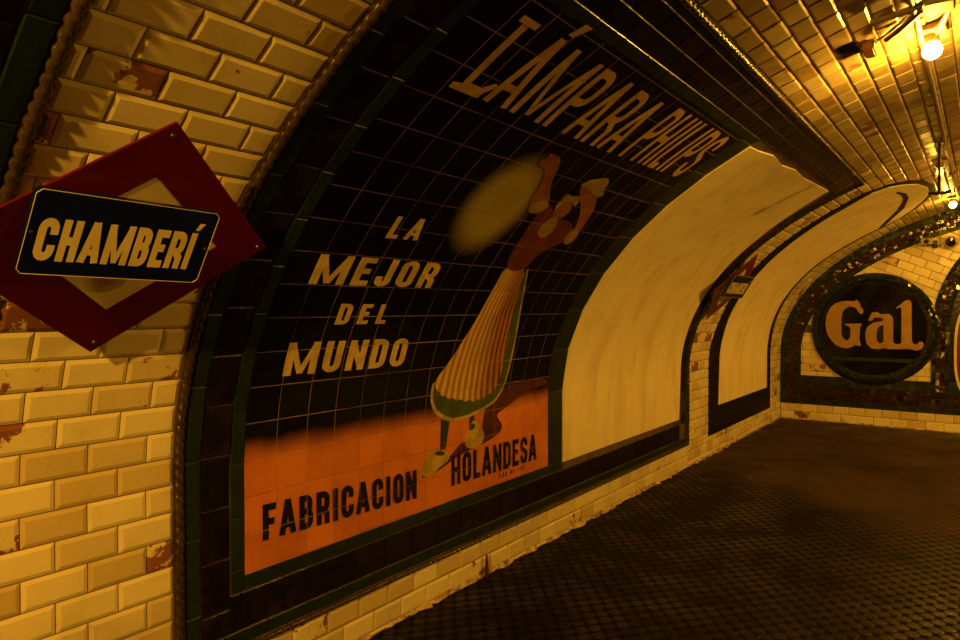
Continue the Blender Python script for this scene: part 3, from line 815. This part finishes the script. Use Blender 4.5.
# ------------------------------------------------------------------ end wall: mosaic arch, round advertisement, second arch
def ring_rects(polyO, polyI, mp_h, a, mi_list, h0, h, cols, tilt, dome=0.0):
    """small mosaic pieces between two matching outlines; cols = rows across the band"""
    for i in range(len(polyO) - 1):
        for j in range(cols):
            t0, t1 = j / cols, (j + 1) / cols
            def q(p, r_, t): return (p[0] + (r_[0] - p[0]) * t, p[1] + (r_[1] - p[1]) * t)
            c = [q(polyO[i], polyI[i], t0), q(polyO[i + 1], polyI[i + 1], t0), q(polyO[i + 1], polyI[i + 1], t1), q(polyO[i], polyI[i], t1)]
            m = (sum(p[0] for p in c) / 4, sum(p[1] for p in c) / 4)
            c2 = [(m[0] + (p[0] - m[0]) * .94, m[1] + (p[1] - m[1]) * .94) for p in c]
            c3 = [(m[0] + (p[0] - m[0]) * .84, m[1] + (p[1] - m[1]) * .84) for p in c]
            n = len(a[0]); tx, tz = random.uniform(-tilt, tilt), random.uniform(-tilt, tilt)
            dm = [dome * math.sin(math.pi * t) for t in (t0, t0, t1, t1)]
            for p, e in zip(c2, dm): a[0].append(mp_h(p[0], p[1], h0 + e * .6))
            for p, e in zip(c3, dm): a[0].append(mp_h(p[0], p[1], h0 + e + max(.001, h + tx * (p[0] - m[0]) + tz * (p[1] - m[1]))))
            v1 = random.random()
            for f in ((4, 5, 6, 7), (0, 1, 5, 4), (1, 2, 6, 5), (2, 3, 7, 6), (3, 0, 4, 7)):
                a[1].append(tuple(n + k for k in f)); a[2].append(v1); a[3].append(random.random()); a[4].append(mi_list[j])
# outer arch following the vault
NA = 230
outer, inner_ = [], []
for i in range(NA + 1):
    w = .225 + (WTOT - .45) * i / NA
    x, _, z = V(0, w, .004); outer.append((x, z))
    x, _, z = V(0, w, .285); inner_.append((x, z))
ar = thing('mosaic_arch', 'dark green and wine red mosaic arch band framing the far end wall', 'arch band', (A_, YE, .225))
slab('backing', [outer + inner_[::-1]], EW, .010, MAT['fjoint'], ar, h0=0, step=0)
a = acc()
ring_rects(outer, inner_, EW, a, [0, 0, 1, 1, 1, 0], .010, .006, 6, .12)
finish('mosaic', a, [MAT['green'], MAT['bandred']], ar)
a = acc()
slab('sill_backing', [[(.28, .225), (7.1, .225), (7.1, .64), (.28, .64)]], EW, .0095, MAT['fjoint'], ar, h0=0, step=0)
mp2 = [q for q in brick_rects(.285, 7.1, .228, .64, .228, .068, .07, .285)]
tiles(a, mp2, EW, bevel=.003, h0=.0095, h=.006, tilt=.06, gap=.0015, mi=0)
for i in range(len(a[4])):
    pass
zz = []
for k, f in enumerate(a[1]):
    z = sum(a[0][i][2] for i in f) / len(f); zz.append(1 if .30 < z < .50 else 0)
a = (a[0], a[1], a[2], a[3], zz)
finish('sill_mosaic', a, [MAT['green'], MAT['bandred']], ar)

gal = thing('round_advertisement', 'round black advertisement reading Gal in large amber letters on the end wall', 'advertisement', (1.18, YE, .56))
cx, cz = 1.185, 1.315
NR = 96
def circ(r, n=NR): return [(cx + r * math.cos(2 * math.pi * i / n), cz + r * math.sin(2 * math.pi * i / n)) for i in range(n + 1)]
slab('backing', [circ(.765)[:-1]], EW, .018, MAT['fjoint'], gal, h0=0, step=0)
a = acc(); ring_rects(circ(.765), circ(.63), EW, a, [0, 2, 0, 2, 0], .018, .007, 5, .07, dome=.020)
MAT['mosaicglow'] = dark_tile('glossy_green_mosaic', (.010, .018, .006), (.004, .008, .003), .08, .5, 7, .2, .7)
finish('ring_mosaic', a, [MAT['mosaicglow'], MAT['bandred'], MAT['mosaicglow']], gal)
# black disc of square tiles, cut to the circle
a = acc()
R_ = .628
tl = .1575
x = cx - R_
dr = []
while x < cx + R_:
    z = cz - R_
    while z < cz + R_:
        x0, x1 = x, x + tl; z0, z1 = z, z + tl
        if all(math.hypot(px - cx, pz - cz) < R_ for px, pz in ((x0, z0), (x1, z0), (x0, z1), (x1, z1))): dr.append((x0, x1, z0, z1))
        z += tl
    x += tl
MAT['disc'] = dark_tile('black_glossy_tile', (.004, .003, .003), (.010, .009, .006), .08, .4, 7, .1, .35)
slab('disc_rim', [circ(.628)[:-1]], EW, .0195, MAT['disc'], gal, h0=.018, step=0)
tiles(a, dr, EW, bevel=.003, h0=.0195, h=.002, tilt=.004, gap=.001)
finish('disc', a, [MAT['disc']], gal)
slab('stripe', [[(cx - .50, .925), (cx + .50, .925), (cx + .47, .875), (cx - .47, .875)]], EW, .0228, MAT['green'], gal, h0=.0195, step=0)
Gp = [(0.986,1.717),(1.022,1.677),(1.043,1.614),(1.071,1.575),(1.069,1.535),(1.037,1.519),(1.009,1.551),(0.994,1.590),(0.959,1.617),(0.903,1.622),(0.853,1.598),(0.818,1.550),(0.805,1.470),(0.803,1.358),(0.806,1.247),(0.821,1.191),(0.857,1.157),(0.892,1.161),(0.913,1.193),(0.917,1.297),(0.908,1.336),(0.855,1.367),(0.841,1.383),(1.052,1.390),(1.056,1.375),(1.034,1.346),(1.032,1.251),(1.026,1.172),(1.047,1.086),(1.006,1.085),(0.978,1.092),(0.936,1.067),(0.879,1.044),(0.808,1.050),(0.736,1.084),(0.670,1.163),(0.625,1.243),(0.602,1.372),(0.616,1.501),(0.666,1.614),(0.731,1.670),(0.803,1.697),(0.888,1.701),(0.959,1.693)]
ap = [(1.181,1.544),(1.236,1.548),(1.277,1.518),(1.371,1.524),(1.411,1.491),(1.424,1.445),(1.427,1.168),(1.434,1.134),(1.467,1.120),(1.500,1.124),(1.522,1.140),(1.518,1.591),(1.502,1.613),(1.456,1.591),(1.456,1.606),(1.502,1.644),(1.554,1.697),(1.599,1.712),(1.631,1.674),(1.639,1.174),(1.656,1.129),(1.694,1.122),(1.726,1.161),(1.751,1.162),(1.771,1.140),(1.771,1.102),(1.740,1.056),(1.689,1.042),(1.624,1.059),(1.533,1.056),(1.375,1.050),(1.321,1.064),(1.267,1.047),(1.172,1.051),(1.116,1.112),(1.099,1.190),(1.101,1.284),(1.128,1.355),(1.196,1.403),(1.278,1.420),(1.311,1.431),(1.297,1.466),(1.264,1.474),(1.209,1.474),(1.169,1.426),(1.134,1.429),(1.141,1.465),(1.161,1.512)]
ah = [(1.312,1.374),(1.265,1.357),(1.238,1.310),(1.232,1.225),(1.239,1.155),(1.267,1.124),(1.300,1.130),(1.315,1.165)]
slab('lettering', [Gp, ap], EW, .0245, MAT['lined'], gal, h0=.02, step=0, holes={1: [ah]})

# second arch to the right with a red panel inside
def arch2(k, n=70, zb=.24):
    hw, zs, ht = 1.145 - k, 1.30, 1.42 - k
    pts = [(3.0 - hw, zb + (zs - zb) * i / 12) for i in range(12)]
    pts += [(3.0 - hw * math.cos(math.pi * i / n), zs + ht * math.sin(math.pi * i / n)) for i in range(n + 1)]
    pts += [(3.0 + hw, zs - (zs - zb) * (i + 1) / 12) for i in range(12)]
    return pts
ar2 = thing('mosaic_arch', 'smaller dark mosaic arch at the right edge beside the round advertisement', 'arch band', (3.0, YE, .24))
o_, i_ = arch2(0), arch2(.20)
slab('backing', [o_ + i_[::-1]], EW, .022, MAT['fjoint'], ar2, h0=0, step=0)
a = acc(); ring_rects(o_, i_, EW, a, [0, 1, 1, 0], .022, .006, 4, .12)
finish('mosaic', a, [MAT['mosaicglow'], MAT['bandred']], ar2)
def sup(hw, hh, n=64, e=3):
    out = []
    for i in range(n):
        t = 2 * math.pi * i / n; c, s_ = math.cos(t), math.sin(t)
        out.append((3.0 + hw * math.copysign(abs(c) ** (2 / e), c), 1.05 + hh * math.copysign(abs(s_) ** (2 / e), s_)))
    return out
rp = thing('red_panel', 'red panel with pale rim cut off by the right edge, inside the smaller arch', 'advertisement', (3.0, YE, .2))
slab('dark_field', [arch2(.20)], EW, .008, MAT['dark'], rp, h0=0, step=0)
slab('pale_rim', [sup(.90, .85)], EW, .020, MAT['cream_enamel'], rp, h0=.008, step=0)
slab('red_field', [sup(.87, .82)], EW, .024, MAT['redsign'], rp, h0=.02, step=0)

# ------------------------------------------------------------------ lamps
G_L = 'bare bulbs along the vault'
def make_lamp(p, strength, label, idx, R0=.042):
    P = Vector(p)
    # fitting hangs from the vault right above
    t = (P.x - A_) / A_
    zc = Z0 + B_ * math.sqrt(1 - t * t) - .011
    r = thing('ceiling_lamp', label, 'lamp', (P.x, P.y, zc), G_L)
    v, f = boxvf((P.x, P.y, zc - .012), (.11, .16, .03), bev=.004); build('mounting_plate', v, f, MAT['conduit'], r)
    v, f = lathe([(.030, 0), (.030, .035), (.022, .04), (.020, zc - P.z - .04)], (P.x, P.y, P.z + .035), seg=14)
    build('socket', v, f, MAT['brownbox'], r)
    prf = [(.004, -R0)] + [(R0 * math.sin(math.radians(q)), -R0 * math.cos(math.radians(q))) for q in range(15, 151, 15)] + [(.018, .045)]
    v, f = lathe(prf, P, seg=16)
    b_ = build('bulb', v, f, emit('bulb_glow_' + 'abc'[idx], LIGHT_COL, BULB * strength), r, smoothf=True)
    return r
labs = ['bright bare bulb on the vault near the top right corner, nearest of the ceiling bulbs',
        'bare bulb lowest in view at the right edge, just above the mosaic arch',
        'small bare bulb beside the thin hanging rod, between the other two ceiling bulbs']
for i, (p, st) in enumerate(BULBS): make_lamp(p, st, labs[i], i, (.041, .036, .026)[i])
for i, (p, st) in enumerate(UNSEEN_LIGHTS):
    ld = bpy.data.lights.new('unseen_light', 'POINT'); ld.color = LIGHT_COL; ld.energy = 60 * st; ld.shadow_soft_size = .06
    lo = bpy.data.objects.new('unseen_light', ld); C.objects.link(lo); lo.location = p  # unseen point light without a fitting

# conduit running along the crown side of the vault
cp = [V(s_, 4.06, .035) for s_ in lin(-2, 10.7, .5)]
v, f = tube(cp, .013)
cd = thing('conduit', 'long pale conduit pipe running along the vault past the bulbs', 'pipe', V(3.4, 4.06, .02))
build('pipe', v, f, MAT['conduit'], cd)
for s_ in (1.2, 2.6, 4.9, 6.3, 7.9, 9.1):
    x, y, z = V(s_, 4.06, .018)
    v, f = boxvf((x, y, z), (.05, .02, .05), bev=.003); build('clip', v, f, MAT['iron'], cd)
jb = thing('junction_box', 'junction box with stub pipes on the vault above the brightest bulb', 'electrical box', V(3.48, 4.14, .02))
x, y, z = V(3.45, 4.15, .045)
v, f = boxvf((x, y, z), (.11, .13, .07), bev=.006); build('box', v, f, MAT['conduit'], jb)
for (a0, b0, a1, b1) in ((3.44, 4.10, 3.38, 3.90), (3.50, 4.08, 3.66, 3.93), (3.52, 4.2, 3.86, 4.12), (3.40, 4.2, 3.2, 4.4)):
    v, f = tube([V(a0, b0, .04), V((a0 + a1) / 2, (b0 + b1) / 2, .045), V(a1, b1, .04)], .013); build('stub_pipe', v, f, MAT['conduit'], jb)
# broken-out tiles by the box
for (q, lb) in ((HOLES[0], 'dark square hole left by a missing ceiling tile, left of the brightest bulb'), (HOLES[1], 'dark hole in the vault tiles right behind the junction box')):
    hx = thing('missing_tile_hole', lb, 'hole', V((q[0] + q[1]) / 2, (q[2] + q[3]) / 2, 0), 'broken-out ceiling tiles')
    slab('hollow_shade', [[(q[0] + .01, q[2]), (q[1] - .03, q[2]), (q[1] - .03, q[3]), (q[0] + .01, q[3])]], V, .004, MAT['hole'], hx, h0=0)  # flat dark sheet stands in for the shade of the recess
v, f = boxvf(V(3.72, 3.86, .02), (.05, .13, .06), bev=.006)
tag(build('broken_tile', v, f, MAT['brownbox']), 'loose brown broken tile beside the dark hole in the vault', 'tile')
# cables from the hole to the box
for i, (dh, lb) in enumerate(((.02, 'thin dark cable on the vault from the missing tile to the junction box, upper one'), (.035, 'thin dark cable on the vault from the missing tile to the junction box, lower one'))):
    v, f = tube([V(3.74 - i * .05, 3.84, .014), V(3.66 - i * .05, 3.93, dh), V(3.56 - i * .03, 4.04, .02)], .0035, 6)
    tag(build('cable', v, f, MAT['iron']), lb, 'cable', 'cables by the junction box')
# hanging rod with a cross bar
x, y, z = V(6.40, 4.03, 0)
hr = thing('hanging_rod', 'thin dark rod hanging from the vault with a small cross bar at its foot', 'rod', (x, y, z))
v, f = tube([(x, y, z), (x, y, z - .2), (x, y, z - .40)], .011); build('rod', v, f, MAT['iron'], hr)
v, f = tube([(x - .07, y, z - .40), (x, y, z - .405), (x + .08, y, z - .395)], .012); build('cross_bar', v, f, MAT['iron'], hr)
v, f = boxvf((x, y, z - .01), (.06, .06, .03), bev=.004); build('ceiling_plate', v, f, MAT['iron'], hr)

# ------------------------------------------------------------------ small fixtures on the end wall
sc_ = thing('surveillance_camera', 'small boxy grey camera on a bracket on the end wall tiles above the round advertisement', 'camera', (1.84, YE, 2.44))
v, f = boxvf((1.80, YE - .09, 2.46), (.13, .16, .075), bev=.008); build('housing', v, f, MAT['grey'], sc_)
v, f = lathe([(.028, 0), (.028, .02), (.02, .022)], (1.80, YE - .17, 2.46), axis=(0, -1, 0), seg=12); build('lens', v, f, MAT['lens'], sc_)
v, f = joinvf([tube([(1.88, YE - .006, 2.42), (1.88, YE - .08, 2.42), (1.80, YE - .08, 2.42)], .010), boxvf((1.88, YE - .01, 2.43), (.06, .015, .10), bev=.002)]); build('bracket', v, f, MAT['iron'], sc_)
v, f = tube([(1.93, YE - .03, 2.52), (1.95, YE - .03, 2.42), (1.87, YE - .03, 2.38)], .007); build('cable_loop', v, f, MAT['iron'], sc_)
sp_ = thing('wall_speaker', 'round dark-fronted speaker on the end wall right of the camera', 'speaker', (2.06, YE, 2.42))
v, f = lathe([(.075, 0), (.080, .03), (.075, .07), (.062, .075)], (2.055, YE - .006, 2.45), axis=(0, -1, -.1), seg=20); build('housing', v, f, MAT['grey'], sp_)
v, f = lathe([(.058, 0), (.05, .004), (.02, .006)], (2.055, YE - .082, 2.443), axis=(0, -1, -.1), seg=20); build('grille', v, f, MAT['lens'], sp_)

# ------------------------------------------------------------------ iron peg at the foot of the wall
v, f = lathe([(.010, 0), (.012, .04), (.010, .09), (.006, .125), (.002, .14)], (.030, 3.33, 0), seg=10)
tag(build('iron_peg', v, f, MAT['rust']), 'small rusty iron peg standing on the floor against the lowest bricks', 'peg')
